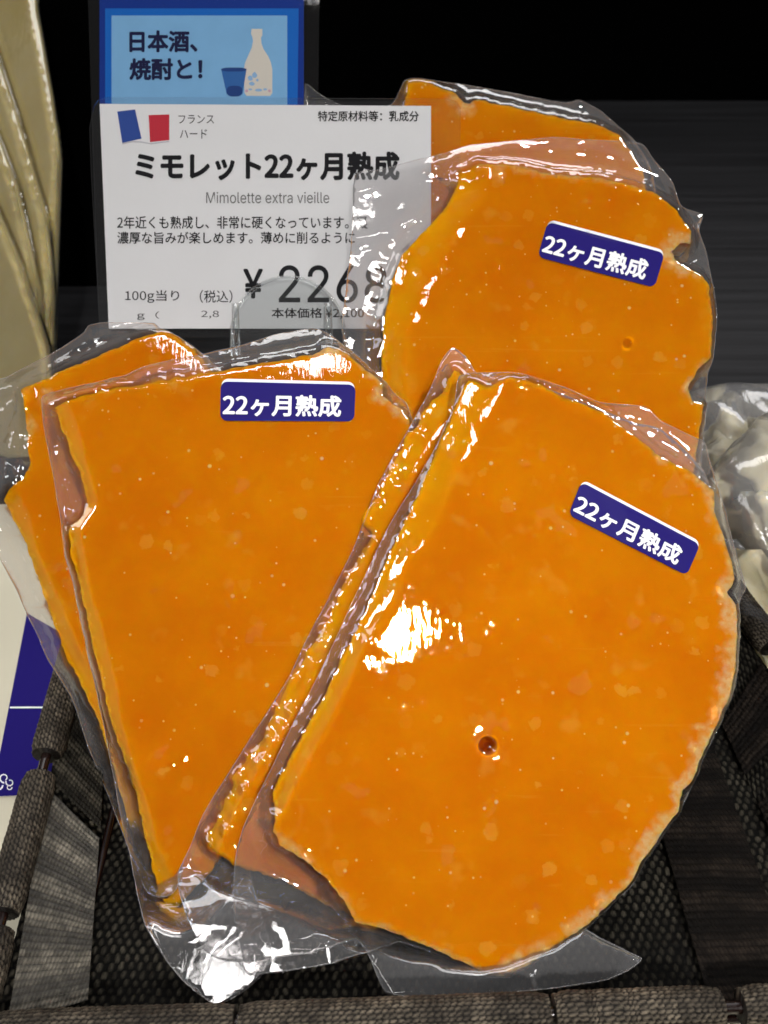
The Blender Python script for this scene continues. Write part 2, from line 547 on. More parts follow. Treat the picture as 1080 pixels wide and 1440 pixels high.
def weave_mat(name, dark, light, rough=0.55, spec=0.3):
    m, nt, N, L, B, O = new_mat(name)
    tc = N.new('ShaderNodeTexCoord')
    n = N.new('ShaderNodeTexNoise'); n.inputs['Scale'].default_value = 260; n.inputs['Detail'].default_value = 5; n.inputs['Roughness'].default_value = 0.7
    L.new(tc.outputs['Object'], n.inputs['Vector'])
    a = N.new('ShaderNodeAttribute'); a.attribute_name = 'yarn'
    r = N.new('ShaderNodeMapRange'); r.inputs[1].default_value = 0.35; r.inputs[2].default_value = 0.65
    L.new(n.outputs['Fac'], r.inputs['Value'])
    mu = N.new('ShaderNodeMath'); mu.operation = 'MULTIPLY'
    ra = N.new('ShaderNodeMapRange'); ra.inputs[3].default_value = 0.35
    L.new(r.outputs[0], ra.inputs['Value'])
    L.new(ra.outputs[0], mu.inputs[0]); L.new(a.outputs['Fac'], mu.inputs[1])
    x = N.new('ShaderNodeMix'); x.data_type = 'RGBA'
    x.inputs[6].default_value = (*dark, 1); x.inputs[7].default_value = (*light, 1)
    L.new(mu.outputs[0], x.inputs[0]); L.new(x.outputs[2], B.inputs['Base Color'])
    B.inputs['Roughness'].default_value = rough
    B.inputs['Specular IOR Level'].default_value = spec
    w = N.new('ShaderNodeTexNoise'); w.inputs['Scale'].default_value = 2600; w.inputs['Detail'].default_value = 2
    L.new(tc.outputs['Object'], w.inputs['Vector'])
    b = N.new('ShaderNodeBump'); b.inputs['Strength'].default_value = 0.6; b.inputs['Distance'].default_value = 0.0003
    L.new(w.outputs['Fac'], b.inputs['Height']); L.new(b.outputs[0], B.inputs['Normal'])
    return m

M = {}
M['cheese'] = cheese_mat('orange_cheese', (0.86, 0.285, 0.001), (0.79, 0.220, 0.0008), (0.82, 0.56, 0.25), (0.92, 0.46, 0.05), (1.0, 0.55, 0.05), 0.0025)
M['pale_cheese'] = cheese_mat('yellow_cheese', (0.84, 0.70, 0.33), (0.78, 0.62, 0.26), (0.6, 0.5, 0.25), (0.8, 0.7, 0.4), (1.0, 0.8, 0.3), 0.003, 0.0, (0.86, 0.72, 0.36))
M['white_cheese'] = cheese_mat('white_cheese', (0.78, 0.72, 0.52), (0.72, 0.66, 0.45), (0.7, 0.6, 0.4), (0.8, 0.76, 0.6), (1.0, 0.85, 0.6), 0.003, 0.0, (0.80, 0.75, 0.55))
M['film'] = film_mat('clear_pouch_film', haze=0.048, cling=0.010, bump=0.065, rough=0.06, refl=1.8)
M['film_edge'] = film_mat('clear_pouch_seam', haze=0.16, rough=0.1, bump=0.05)
M['film_back'] = film_mat('clear_pouch_back_film', haze=0.03, rough=0.08, bump=0.05, refl=1.7, streak=0.2)
M['film_soft'] = film_mat('crumpled_clear_film', haze=0.13, rough=0.10, bump=0.15, refl=1.6)
M['sleeve'] = film_mat('clear_card_sleeve', haze=0.005, rough=0.06, bump=0.01, tint=(0.97, 0.97, 0.97))
M['acrylic'] = film_mat('clear_acrylic', haze=0.012, rough=0.04, bump=0.02, tint=(0.95, 0.96, 0.96), refl=1.2)
M['navy'] = plain('navy_sticker_print', (0.012, 0.006, 0.14), 0.4, 0.10, 0.06, 900)
M['white_print'] = plain('white_print', (0.85, 0.85, 0.88), 0.4)
M['white_paper'] = plain('white_paper', (0.74, 0.74, 0.76), 0.6, 0.05, 0.1, 600, 0.02, 40)
M['black_print'] = plain('black_print', (0.008, 0.008, 0.010), 0.5, 0.04)
M['grey_print'] = plain('grey_print', (0.12, 0.12, 0.12), 0.5, 0.04)
M['flag_blue'] = plain('flag_blue', (0.03, 0.07, 0.30), 0.5, 0.04)
M['flag_red'] = plain('flag_red', (0.50, 0.03, 0.05), 0.5, 0.04)
M['flag_grey'] = plain('flag_shade', (0.45, 0.45, 0.5), 0.5, 0.04)
M['card_navy'] = plain('deep_blue_print', (0.004, 0.03, 0.24), 0.4, 0.04)
M['card_blue'] = plain('bright_blue_print', (0.006, 0.12, 0.50), 0.4, 0.04)
M['card_sky'] = plain('pale_blue_print', (0.19, 0.41, 0.68), 0.45, 0.04, 0.0, 100, 0.03, 120)
M['ink_navy'] = plain('dark_navy_print', (0.008, 0.010, 0.05), 0.5, 0.04)
M['bottle_cream'] = plain('cream_print', (0.62, 0.58, 0.52), 0.5, 0.04)
M['cup_blue'] = plain('cup_blue_print', (0.03, 0.12, 0.36), 0.5, 0.04)
M['cup_dark'] = plain('cup_dark_print', (0.015, 0.05, 0.2), 0.5, 0.04)
M['print_blue_soft'] = plain('soft_blue_print', (0.25, 0.42, 0.66), 0.5, 0.04)
M['print_pink'] = plain('soft_pink_print', (0.55, 0.33, 0.42), 0.5, 0.04)
M['web'] = weave_mat('brown_grey_webbing', (0.010, 0.009, 0.007), (0.24, 0.215, 0.17))
M['web_dark'] = weave_mat('shaded_woven_lining', (0.0006, 0.0005, 0.0004), (0.10, 0.088, 0.065), 0.7, 0.08)  # shade inside the basket is put into this near-black lining colour
M['web_rim'] = weave_mat('rim_webbing', (0.006, 0.0045, 0.0035), (0.27, 0.225, 0.165), 0.6, 0.15)
M['web_mid'] = weave_mat('shaded_webbing', (0.0012, 0.0009, 0.0007), (0.026, 0.019, 0.014), 0.7, 0.08)  # webbing of the right bands, colour darkened for the shade inside the basket
M['wire'] = plain('dark_brown_wire', (0.010, 0.004, 0.003), 0.22, 0.6)
M['cream'] = plain('cream_shelf', (0.62, 0.58, 0.45), 0.4, 0.4, 0.05, 200, 0.05, 20)
M['hole'] = plain('hole_brown', (0.30, 0.05, 0.006), 0.25, 0.6)

# dark stained wood board with fine grain along x
m, nt, N, L, B, O = new_mat('dark_wood_grain')
tc = N.new('ShaderNodeTexCoord')
mp = N.new('ShaderNodeMapping'); mp.inputs['Scale'].default_value = (4, 160, 160); mp.inputs['Rotation'].default_value = (0, 0, R(3))
n = N.new('ShaderNodeTexNoise'); n.inputs['Scale'].default_value = 1.0; n.inputs['Detail'].default_value = 8; n.inputs['Roughness'].default_value = 0.7
L.new(tc.outputs['Object'], mp.inputs['Vector']); L.new(mp.outputs[0], n.inputs['Vector'])
r = N.new('ShaderNodeValToRGB')
r.color_ramp.elements[0].position = 0.3; r.color_ramp.elements[0].color = (0.004, 0.004, 0.0045, 1)
r.color_ramp.elements[1].position = 0.75; r.color_ramp.elements[1].color = (0.030, 0.030, 0.033, 1)
L.new(n.outputs['Fac'], r.inputs[0]); L.new(r.outputs[0], B.inputs['Base Color'])
B.inputs['Roughness'].default_value = 0.5; B.inputs['Specular IOR Level'].default_value = 0.25
b = N.new('ShaderNodeBump'); b.inputs['Strength'].default_value = 0.3; b.inputs['Distance'].default_value = 0.0005
L.new(n.outputs['Fac'], b.inputs['Height']); L.new(b.outputs[0], B.inputs['Normal'])
M['board'] = m
M['black'] = plain('black_wall', (0.0012, 0.0012, 0.0012), 0.9, 0.0)

# ------------------------------------------------------------------ setting
FLOOR = 0.016                     # height of the basket's floor
RIM = 0.031
def flat_quad(x0, x1, y0, y1, z):
    return [(x0, y0, z), (x1, y0, z), (x1, y1, z), (x0, y1, z)], [(0, 1, 2, 3)]

def boxmesh(x0, x1, y0, y1, z0, z1):
    V = [(x, y, z) for z in (z0, z1) for y in (y0, y1) for x in (x0, x1)]
    F = [(0, 2, 3, 1), (4, 5, 7, 6), (0, 1, 5, 4), (2, 6, 7, 3), (0, 4, 6, 2), (1, 3, 7, 5)]
    return V, F

def structure(name, V, F, mat, label=None):
    o = mesh_obj(name, V, F, mat, None, False)
    return tag(o, kind='structure')

structure('shelf', *boxmesh(-1.2, 1.2, -0.5, 0.296, -0.03, 0.0), M['cream'])
structure('back_shelf', *boxmesh(-1.2, 1.2, 0.30, 0.79, -0.03, 0.012), M['board'])
structure('dark_divider', *boxmesh(-0.42, -0.06, 0.47, 0.485, 0.0125, 0.27), M['black'])
structure('back_wall', *boxmesh(-1.6, 1.6, 0.87, 0.9, -0.03, 0.55), M['black'])

# ------------------------------------------------------------------ basket
FX0, FX1, FY0, FY1 = -0.080, 0.118, 0.083, 0.200        # floor
cs = [drop_pt(np.array([a]), np.array([b]), RIM)[0] for a, b in ((-43, 1455), (1440, 1402), (1010, 805), (140, 790))]   # rim corners
print('rim corners', [c.round(3) for c in cs])
def inr(c, dx, dy, dz):
    return (c[0]+dx, c[1]+dy, c[2]+dz)
basket = thing('basket', (0.01, 0.14, 0.0), 'dark brown woven webbing basket holding the orange cheese packs', 'basket')

def weave_patch(c00, c10, c11, c01, nu, nv, fn, amp, thick_dir=None):
    """bilinear patch (u along c00->c10, v along c00->c01) with yarn relief fn(u_m, v_m) in 0..1"""
    c00, c10, c11, c01 = [np.array(c, float) for c in (c00, c10, c11, c01)]
    U, Vv = np.meshgrid(np.linspace(0, 1, nu), np.linspace(0, 1, nv))
    P = (c00*(1-U)[..., None]+c10*U[..., None])*(1-Vv)[..., None] + (c01*(1-U)[..., None]+c11*U[..., None])*Vv[..., None]
    lu = np.linalg.norm(c10-c00); lv = np.linalg.norm(c01-c00)
    n = np.cross(c10-c00, c01-c00); n /= np.linalg.norm(n)
    h, yarn = fn(U*lu, Vv*lv)
    P = P + (h*amp)[..., None]*n
    idx = np.arange(nu*nv).reshape(nv, nu)
    F = np.stack([idx[:-1, :-1], idx[:-1, 1:], idx[1:, 1:], idx[1:, :-1]], -1).reshape(-1, 4)
    return P.reshape(-1, 3), [tuple(f) for f in F.tolist()], yarn.ravel()

def plain_weave(pitch_u, pitch_v, seed=0, loose=0.0):
    """coarse fabric: staggered slanting yarn ends standing out of a dark ground"""
    def fn(u, v):
        u = u + vnoise(u*220, v*220, seed)*pitch_u*0.45
        v = v + vnoise(u*220+9, v*220, seed+3)*pitch_v*0.45
        b = v/pitch_v; cb = np.floor(b)
        a = u/pitch_u + (cb % 2)*0.5
        ca = np.floor(a)
        fa = (a-ca)*2-1; fb = (b-cb)*2-1
        tilt = 0.5+0.5*hash2(ca, cb, seed+4)
        p_ = fa*0.35+fb*0.95*tilt + 0.25*np.sin(fa*2.5); q_ = fa*0.95-fb*0.30
        e = np.sqrt((p_/0.95)**2+(q_/0.62)**2)
        yarn = np.sqrt(np.clip(1-e*e, 0, 1))
        weft = np.sqrt(np.clip(1-((fb+1) % 2-1)**2, 0, 1))*0.35
        h = np.maximum(yarn, weft) + fbm(u*1500, v*1500, seed+8, 2)*0.25
        ply = 0.55+0.45*np.sin(p_*7.0+q_*5.0)
        y = yarn**1.3*(0.30+0.75*hash2(ca, cb, seed+2))*(0.45+0.55*ply) + 0.05*weft  # pale yarn ends, their highlights painted into the colour mask
        y = y*(0.45+1.1*(vnoise(u*60, v*60, seed+5)+0.5))
        return h, np.clip(y, 0, 1)
    return fn

def rib_web(pitch, seed=0):
    """webbing: ribs across the band, each a zigzag row of yarn"""
    def fn(u, v):
        w = v + 0.0007*fbm(u*90, v*60, seed, 2)
        row = np.floor(w/pitch); fr = (w/pitch-row)*2-1
        rib = np.sqrt(np.clip(1-fr**2, 0, 1))
        tw = 0.5+0.5*np.sin(u/0.00060*math.pi + row*math.pi + fr*1.9 + 2.0*vnoise(u*500, w*500, seed+3))
        big = (0.5+0.5*np.sin(row*1.05+0.8*np.sin(row*0.37)))**1.5
        h = rib*(0.55+0.45*tw)*(0.7+0.5*big) + 0.2*fbm(u*1200, w*1200, seed+4, 2)
        y = np.clip(rib*(0.35+0.65*tw)*(0.22+0.9*big)*(0.6+0.8*hash2(row, np.floor(u/0.0017), seed)), 0, 1)
        return h, y
    return fn

def wobble(V, amp, f, seed):
    V = V.copy()
    V[:, 2] += amp*fbm(V[:, 0]*f, V[:, 1]*f, seed, 2)
    return V

# floor lining
V, F, y = weave_patch((FX0, FY0, FLOOR), (FX1, FY0, FLOOR), (FX1, FY1, FLOOR), (FX0, FY1, FLOOR), 560, 330, plain_weave(0.0025, 0.0020, 3), 0.0006)
V[:, 2] -= 0.0006
mesh_obj('floor_lining', wobble(V, 0.0012, 40, 5), F, M['web_dark'], basket, attrs={'yarn': y})
# four walls of lining, each sloping out to the rim
R0, R1, R2, R3 = inr(cs[0], .003, .002, -.004), inr(cs[1], -.003, .002, -.004), inr(cs[2], -.003, -.003, -.004), inr(cs[3], .003, -.003, -.004)
walls = [(R0, (FX0, FY0, FLOOR), (FX0, FY1, FLOOR), R3),
         ((FX1, FY0, FLOOR), R1, R2, (FX1-.012, FY1, FLOOR)),
         ((FX0, FY1, FLOOR), (FX1-.012, FY1, FLOOR), R2, R3),
         (R0, R1, (FX1, FY0, FLOOR), (FX0, FY0, FLOOR))]
for i, w in enumerate(walls):
    lu = np.linalg.norm(np.array(w[1])-np.array(w[0])); lv = np.linalg.norm(np.array(w[3])-np.array(w[0]))
    V, F, y = weave_patch(*w, int(lu/0.00042), int(lv/0.00042), plain_weave(0.0025, 0.0020, 11+i), 0.0006)
    mesh_obj('side_lining', V, F, M['web_dark'], basket, attrs={'yarn': y})

# webbing bands lying on the linings
def band(c00, c10, c11, c01, seed, name='webbing_band', mat='web'):
    lu = np.linalg.norm(np.array(c10)-np.array(c00)); lv = np.linalg.norm(np.array(c01)-np.array(c00))
    V, F, y = weave_patch(c00, c10, c11, c01, int(lu/0.0003)+2, int(lv/0.0003)+2, rib_web(0.0019, seed), 0.0008)
    return mesh_obj(name, V, F, M[mat], basket, attrs={'yarn': y})

def lerp3(a, b, t):
    a = np.array(a, float); b = np.array(b, float)
    return a*(1-t)+b*t
# left band lying beside the rim
q = [drop_pt(np.array([a]), np.array([b]), z)[0] for a, b, z in ((66, 1106, .0295), (140, 1178, .0240), (124, 1405, .0240), (10, 1440, .0295))]
band(q[0], q[1], q[2], q[3], 21)
q = [drop_pt(np.array([a]), np.array([b]), z)[0] for a, b, z in ((104, 925, .0295), (150, 1000, .0240), (142, 1165, .0240), (70, 1095, .0295))]
band(q[0], q[1], q[2], q[3], 22, mat='web_dark')
# bands down the right wall
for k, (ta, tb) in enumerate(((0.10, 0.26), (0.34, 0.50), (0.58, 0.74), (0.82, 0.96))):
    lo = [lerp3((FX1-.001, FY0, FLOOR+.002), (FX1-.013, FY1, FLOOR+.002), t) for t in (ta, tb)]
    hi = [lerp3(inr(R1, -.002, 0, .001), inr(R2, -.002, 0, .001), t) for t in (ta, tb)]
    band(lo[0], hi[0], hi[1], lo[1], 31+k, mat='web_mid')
# a band across the floor on the right
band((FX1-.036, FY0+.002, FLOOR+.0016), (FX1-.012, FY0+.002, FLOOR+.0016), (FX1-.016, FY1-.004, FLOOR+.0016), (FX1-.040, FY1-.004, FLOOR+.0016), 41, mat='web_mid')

# wire frame
wires = []
def wire(path, r=0.0011):
    wires.append(tube(path, r, 10))
def rim_pt(a, b, t, sag=0.0):
    p = lerp3(a, b, t); p[2] += sag*math.sin(t*math.pi); return p
for i in range(4):
    wire([rim_pt(cs[i], cs[(i+1) % 4], t) for t in np.linspace(0, 1, 8)], 0.0015)
fc = [(FX0, FY0, FLOOR+.0015), (FX1, FY0, FLOOR+.0015), (FX1, FY1, FLOOR+.0015), (FX0, FY1, FLOOR+.0015)]
for i in range(4):
    wire([lerp3(fc[i], fc[(i+1) % 4], t) for t in np.linspace(0, 1, 6)], 0.0012)
    wire([lerp3(fc[i], cs[i], t) for t in np.linspace(0, 1, 6)], 0.0012)
#wire([lerp3((FX1-.027, FY0+.004, FLOOR+.003), (FX1-.027, FY1, FLOOR+.003), t) for t in np.linspace(0, 1, 6)], 0.0008)
V, F = join(wires)
mesh_obj('wire_frame', V, F, M['wire'], basket)

# rim: webbing folded over the wire in sleeves, wire showing in the gaps
def rim_sleeve(a, b, seed, rad=0.0044):
    L_ = np.linalg.norm(np.array(b)-np.array(a))
    n = max(8, int(L_/0.0003))
    ts = np.linspace(0, 1, n)
    path = [lerp3(a, b, t)+np.array([0, 0, 0.0006*vnoise(np.array([t*9.]), np.array([seed*1.]), seed)[0]]) for t in ts]
    nseg = 90
    V, F = tube(path, rad, nseg)
    C = np.repeat(np.array(path), nseg, 0)
    dirs = (V-C)/rad
    s = np.repeat(ts*L_, nseg); th = np.tile(np.arange(nseg)*2*math.pi/nseg, n)*rad
    # twill: slanted yarns
    pu, pv = 0.0017, 0.00105
    a_ = s/pu; row = np.floor(th/pv); a_ = a_ + (row % 2)*0.5 + 0.25*np.sin(row*2.3)
    fa = (a_-np.floor(a_))*2-1; fb = (th/pv-row)*2-1
    sl = fa+0.9*fb+0.5*vnoise(s*900, th*900, seed+5)
    h = np.sqrt(np.clip(1-sl**2*0.8, 0, 1))*np.sqrt(np.clip(1-fb**2*0.85, 0, 1))
    h = h*(0.9+0.2*hash2(np.floor(a_), row, seed)) + 0.25*fbm(s*1500, th*1500, seed+2, 2)
    end = np.minimum(s, L_-s)
    squash = 0.86+0.14*smooth(end/0.004)
    V = C + dirs*(rad*squash + 0.0005*h)[:, None]
    y = np.clip((h-0.5)*1.6, 0, 1)*(0.55+0.4*hash2(np.floor(a_), row, seed+7))*(0.45+1.1*(vnoise(s*160, th*60, seed+8)+0.5))
    return mesh_obj('rim_sleeve', V, F, M['web_rim'], basket, attrs={'yarn': np.clip(y, 0, 1)})

def on_edge(i, t):
    return lerp3(cs[i], cs[(i+1) % 4], t)
def frac(i, px, py):
    p = drop_pt(np.array([px]), np.array([py]), RIM)[0]
    a, b = cs[i], cs[(i+1) % 4]
    return float((p-a) @ (b-a)/((b-a) @ (b-a)))
g = [frac(0, 772, 1425), frac(0, 779, 1425), frac(0, 1013, 1415), frac(0, 1041, 1414), frac(0, 330, 1440), frac(0, 337, 1440)]
for k, (t0, t1) in enumerate(((0.02, g[4]), (g[5], g[0]), (g[1], g[2]), (g[3], 0.99))):
    rim_sleeve(on_edge(0, t0), on_edge(0, t1), 50+k)
for k, (t0, t1) in enumerate(((0.04, 0.36), (0.40, 0.72), (0.76, 0.97))):
    rim_sleeve(on_edge(1, t0), on_edge(1, t1), 60+k)
    rim_sleeve(on_edge(2, t0), on_edge(2, t1), 70+k)
g = [frac(3, 66, 1062), frac(3, 58, 1092), frac(3, 5, 1285), frac(3, -5, 1310)]
for k, (t0, t1) in enumerate(((0.03, g[0]), (g[1], g[2]), (g[3], 0.97))):
    rim_sleeve(on_edge(3, t0), on_edge(3, t1), 80+k)

# ------------------------------------------------------------------ cheese packages
def limit_floor(P, zmin):
    """nothing goes through the basket floor: what would is laid on it"""
    k = (zmin - CAM[2])/(P[:, 2]-CAM[2])
    k = np.where((P[:, 2] < zmin), k, 1.0)
    return CAM + (P-CAM)*k[:, None]

def cheese_slab(name, pl, outline, T, parent, mat, seed, chamfers=(), rinds=(), holes=(), rough=2.2, step=7, edge_r=3.2, floor=True, crust=()):
    out = jitter(spline(outline, 3.0, 0.12), rough*1.25, 0.085, seed, rough*0.5)
    Q = [grid_pts(out, step, step*0.4, seed)]
    Q = np.concatenate(Q)
    for hx, hy, hr, hd in holes:
        keep = np.hypot(Q[:, 0]-hx, Q[:, 1]-hy) > hr*1.25
        Q = Q[keep]
        for r_ in (0.0, 0.3, 0.55, 0.75, 0.9, 1.0, 1.15):
            n_ = 1 if r_ == 0 else 22
            Q = np.concatenate([Q, [(hx+hr*r_*math.cos(a)*1.0, hy+hr*r_*math.sin(a)) for a in np.arange(n_)*2*math.pi/n_]])
    V2, F, ring = triangulate(out, Q)
    d, s = seg_dist(V2, out)
    def height(P2, d):
        h = 0.0004*fbm(P2[:, 0]/160, P2[:, 1]/160, seed+3, 3) + 0.00004*fbm(P2[:, 0]/22, P2[:, 1]/22, seed+4, 2)
        t = np.clip(d/edge_r, 0, 1)
        h = h - 0.0007*(1-np.sqrt(np.clip(1-(1-t)**2, 0, 1)))
        cut = np.zeros(len(P2))
        for poly, wdt, drp in chamfers:
            dc, sc = seg_dist(P2, np.array(poly, float), closed=False)
            ww = wdt*(1+0.5*vnoise(P2[:, 1]/60, P2[:, 1]*0, seed+9))
            cut = np.maximum(cut, drp*smooth(1-dc/ww)**0.8)
        h = h - cut
        for hx, hy, hr, hd in holes:
            rr = np.hypot(P2[:, 0]-hx, P2[:, 1]-hy)/hr
            h = h - hd*np.sqrt(np.clip(1-np.clip(rr, 0, 1)**2, 0, 1)) + 0.0003*np.exp(-((rr-1.2)/0.25)**2)
        return h
    h = height(V2, d)
    rind = np.zeros(len(V2))
    for rx, ry, rr_, am in rinds:
        q = np.hypot(V2[:, 0]-rx, V2[:, 1]-ry)/rr_ + 0.5*fbm(V2[:, 0]/9, V2[:, 1]/9, seed+12, 3)
        rind = np.maximum(rind, am*smooth((1.1-q)/0.5))
        h = h + np.where(q < 1, 0.0007*fbm(V2[:, 0]/7, V2[:, 1]/7, seed+13, 3), 0)
    for poly, wdt, am in crust:
        dc, sc = seg_dist(V2, np.array(poly, float), closed=False)
        q = dc/wdt + 1.3*fbm(V2[:, 0]/14, V2[:, 1]/14, seed+14, 3) + 0.7*vnoise(V2[:, 0]/50, V2[:, 1]/50, seed+15)
        rind = np.maximum(rind, am*smooth((0.9-q)/0.7))
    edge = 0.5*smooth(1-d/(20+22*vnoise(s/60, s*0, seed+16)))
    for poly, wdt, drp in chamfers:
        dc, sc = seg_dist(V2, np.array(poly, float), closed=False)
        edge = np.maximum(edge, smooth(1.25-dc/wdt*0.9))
    pit_shade = np.zeros(len(V2))
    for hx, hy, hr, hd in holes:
        pit_shade = np.maximum(pit_shade, min(1.0, hd/0.004)*smooth((1.05-np.hypot(V2[:, 0]-hx, V2[:, 1]-hy)/hr)/0.4))
    A = pl.p(V2[:, 0], V2[:, 1], h)
    n = len(V2)
    verts = [A]; faces = [tuple(t) for t in F]
    k = len(ring); prev = np.array(ring); off = n
    rimV = V2[ring]; rinds_all = [rind]
    hr_ = h[ring]
    layers = 4
    cen = rimV.mean(0)
    for li in range(1, layers+1):
        f = li/layers
        bul = 0.0005*fbm(np.arange(k)*0.11, np.full(k, li*0.9), seed+21, 3)
        hh = hr_*(1-f) - T*f
        Pp = pl.p(rimV[:, 0], rimV[:, 1], hh)
        o_ = Pp - Pp.mean(0); o_ /= np.linalg.norm(o_, axis=1)[:, None]+1e-9
        if li < layers:
            Pp = Pp + o_*bul[:, None]
        cur = np.arange(off, off+k)
        for i in range(k):
            j = (i+1) % k
            faces.append((int(prev[i]), int(cur[i]), int(cur[j]), int(prev[j])))
        verts.append(Pp); prev = cur; off += k
        rinds_all.append(rind[ring])
    # back
    Vb, Fb, rb = triangulate(rimV, np.zeros((0, 2)))
    B_ = pl.p(Vb[:, 0], Vb[:, 1], np.full(len(Vb), -T))
    for t in Fb:
        faces.append(tuple(int(i)+off for i in t[::-1]))
    verts.append(B_); rinds_all.append(np.zeros(len(Vb)))
    P = np.concatenate(verts)
    if floor:
        P = limit_floor(P, FLOOR+0.0012)
    # winding: make side faces outward
    ee = np.concatenate([edge, np.full(len(P)-len(edge), 0.8)]); pp = np.concatenate([pit_shade, np.zeros(len(P)-len(pit_shade))])
    o = mesh_obj(name, P, faces, mat, parent, attrs={'rind': np.concatenate(rinds_all), 'edge': ee, 'pit_shade': pp})
    return o, out, height

def pouch(pl, film_outline, cheese_out, height, T, parent, seed, wr=0.0011, reach=70.0, hf=-0.45, blisters=(), mat='film', matb='film_back', step=9, tent=1.0, floor=True, folds=(), seam=True):
    """vacuum pouch: front and back sheets hugging the slab and meeting in a loose flange"""
    out = jitter(spline(film_outline, 5.0, 0.5), 1.5, 0.02, seed+40)
    # pad so that outline stays outside of the cheese where traced tight
    fine = grid_pts(out, step, step*0.4, seed+41)
    dC, sC = seg_dist(fine, cheese_out)
    near = grid_pts(out, step*0.5, step*0.4, seed+42)
    dN, _ = seg_dist(near, cheese_out)
    insN = inside(near, cheese_out)
    Q = np.concatenate([fine[dC > 26], near[(dN <= 26)]])
    extra = grid_pts(out, step*0.62, step*0.4, seed+43)
    dE, _ = seg_dist(extra, cheese_out)
    V2, F, ring = triangulate(out, Q)
    d, s = seg_dist(V2, cheese_out)
    ins = inside(V2, cheese_out)
    sd = np.where(ins, -d, d)
    dF, _ = seg_dist(V2, out)
    # front
    h_in = height(V2, np.maximum(-sd, 0))
    h_edge = height(V2, np.zeros(len(V2)))
    # the film spans small dips instead of following them
    hin = np.maximum(h_in, h_in*0.55 - 0.0002) + 0.00022
    w = reach*(0.7+0.6*(vnoise(s/70, s*0, seed+45)+0.5))
    w = np.minimum(w, sd+dF+1e-6)*tent
    t = np.clip(sd/np.maximum(w, 1.0), 0, 1)
    flange = hf*T
    prof = (1-t)**1.5
    radial = ridged(s/52.0, sd/150.0, seed+46, 2)*0.55 + ridged(s/21.0, sd/90.0, seed+49, 1)*0.12
    loose = fbm(V2[:, 0]/130, V2[:, 1]/130, seed+47, 2)
    amp = wr*smooth(sd/14.0)
    hout = flange + (h_edge+0.0002-flange)*prof + amp*(radial*0.5+loose*0.8)
    h = np.where(ins, hin, np.where(sd < 16, hin*(1-smooth(sd/16))+hout*smooth(sd/16), hout))
    for bx, by, br, bh in blisters:
        q = np.hypot(V2[:, 0]-bx, V2[:, 1]-by)/br
        h = h + bh*np.exp(-q*q)
    for poly, wdt, ah in folds:
        dc, sc = seg_dist(V2, np.array(poly, float), closed=False)
        h = h + ah*np.exp(-(dc/wdt)**2)
    # back sheet
    hb_in = np.full(len(V2), -T-0.0003)
    hb_out = flange - 0.00025 + (-T-flange)*prof + amp*(radial*0.45+loose*0.8)*0.9
    hb = np.where(ins, hb_in, hb_out*smooth(sd/8)+hb_in*(1-smooth(sd/8)))
    hb = np.minimum(hb, h-0.0002)
    A = pl.p(V2[:, 0], V2[:, 1], h)
    B_ = pl.p(V2[:, 0], V2[:, 1], hb)
    if floor:
        up = 0.0030*fbm(V2[:, 0]/130, V2[:, 1]/130, seed+48, 2)*smooth(sd/30.0)
        # loose ends slope down from the slice to the floor of the basket
        yk = CAM[1]+(A[:, 1]-CAM[1])*(FLOOR-CAM[2])/(A[:, 2]-CAM[2])
        slope = 0.22*np.clip(yk-0.079, 0, 0.030)*smooth((sd-6)/45.0)
        A2 = limit_floor(A, FLOOR+0.0022+slope); B2 = limit_floor(B_, FLOOR+0.0012+slope)
        lift = (np.abs(A2-A).sum(1) > 1e-6)
        A2[lift, 2] += 0.0006 + np.abs(up[lift])
        A, B_ = A2, B2
    n = len(V2)
    faces_a = [tuple(t_) for t_ in F]
    k = len(ring)
    faces_b = [tuple(i for i in t_[::-1]) for t_ in F]
    o = mesh_obj('pouch_front', A, faces_a, M[mat], parent, attrs={'gap': smooth((sd+2)/12.0)})
    # back sheet carries the folded edge strip
    Vb = np.concatenate([B_, A[ring]])
    for i in range(k):
        j = (i+1) % k
        faces_b.append((n+i, n+j, ring[j], ring[i]))
    o2 = mesh_obj('pouch_back', Vb, faces_b, M[matb], parent)
    if not seam:
        return o, o2
    Ve, Fe = tube(A[ring], 0.00010, 6, closed=True)
    mesh_obj('pouch_seam', Ve, Fe, M['film_edge'], parent)
    return o, o2

SURF = {}
def package(name, pl, cheese_o, film_o, T, seed, label, cat='cheese', group='vacuum packed orange cheese slices', chamfers=(), rinds=(), holes=(), blisters=(), folds=(), **kw):
    c = np.array(cheese_o, float)
    i = c[:, 1].argmax()
    P = pl.p(np.array([c[i, 0]]), np.array([c[i, 1]]))[0]
    base = (float(P[0]), float(P[1]), FLOOR)
    print(name, seed, 'lowest point', [round(float(v), 4) for v in P])
    root = thing(name, base, label, cat, group)
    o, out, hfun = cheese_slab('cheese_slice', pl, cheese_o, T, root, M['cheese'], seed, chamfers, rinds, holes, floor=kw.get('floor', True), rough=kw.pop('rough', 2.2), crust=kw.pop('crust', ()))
    pouch(pl, film_o, out, hfun, T, root, seed, blisters=blisters, folds=folds, **kw)
    def on_film(P2):
        h = hfun(np.asarray(P2, float), np.full(len(P2), 1e3))
        return np.maximum(h, h*0.55-0.0002)+0.00022
    SURF[root.name] = on_film
    return root

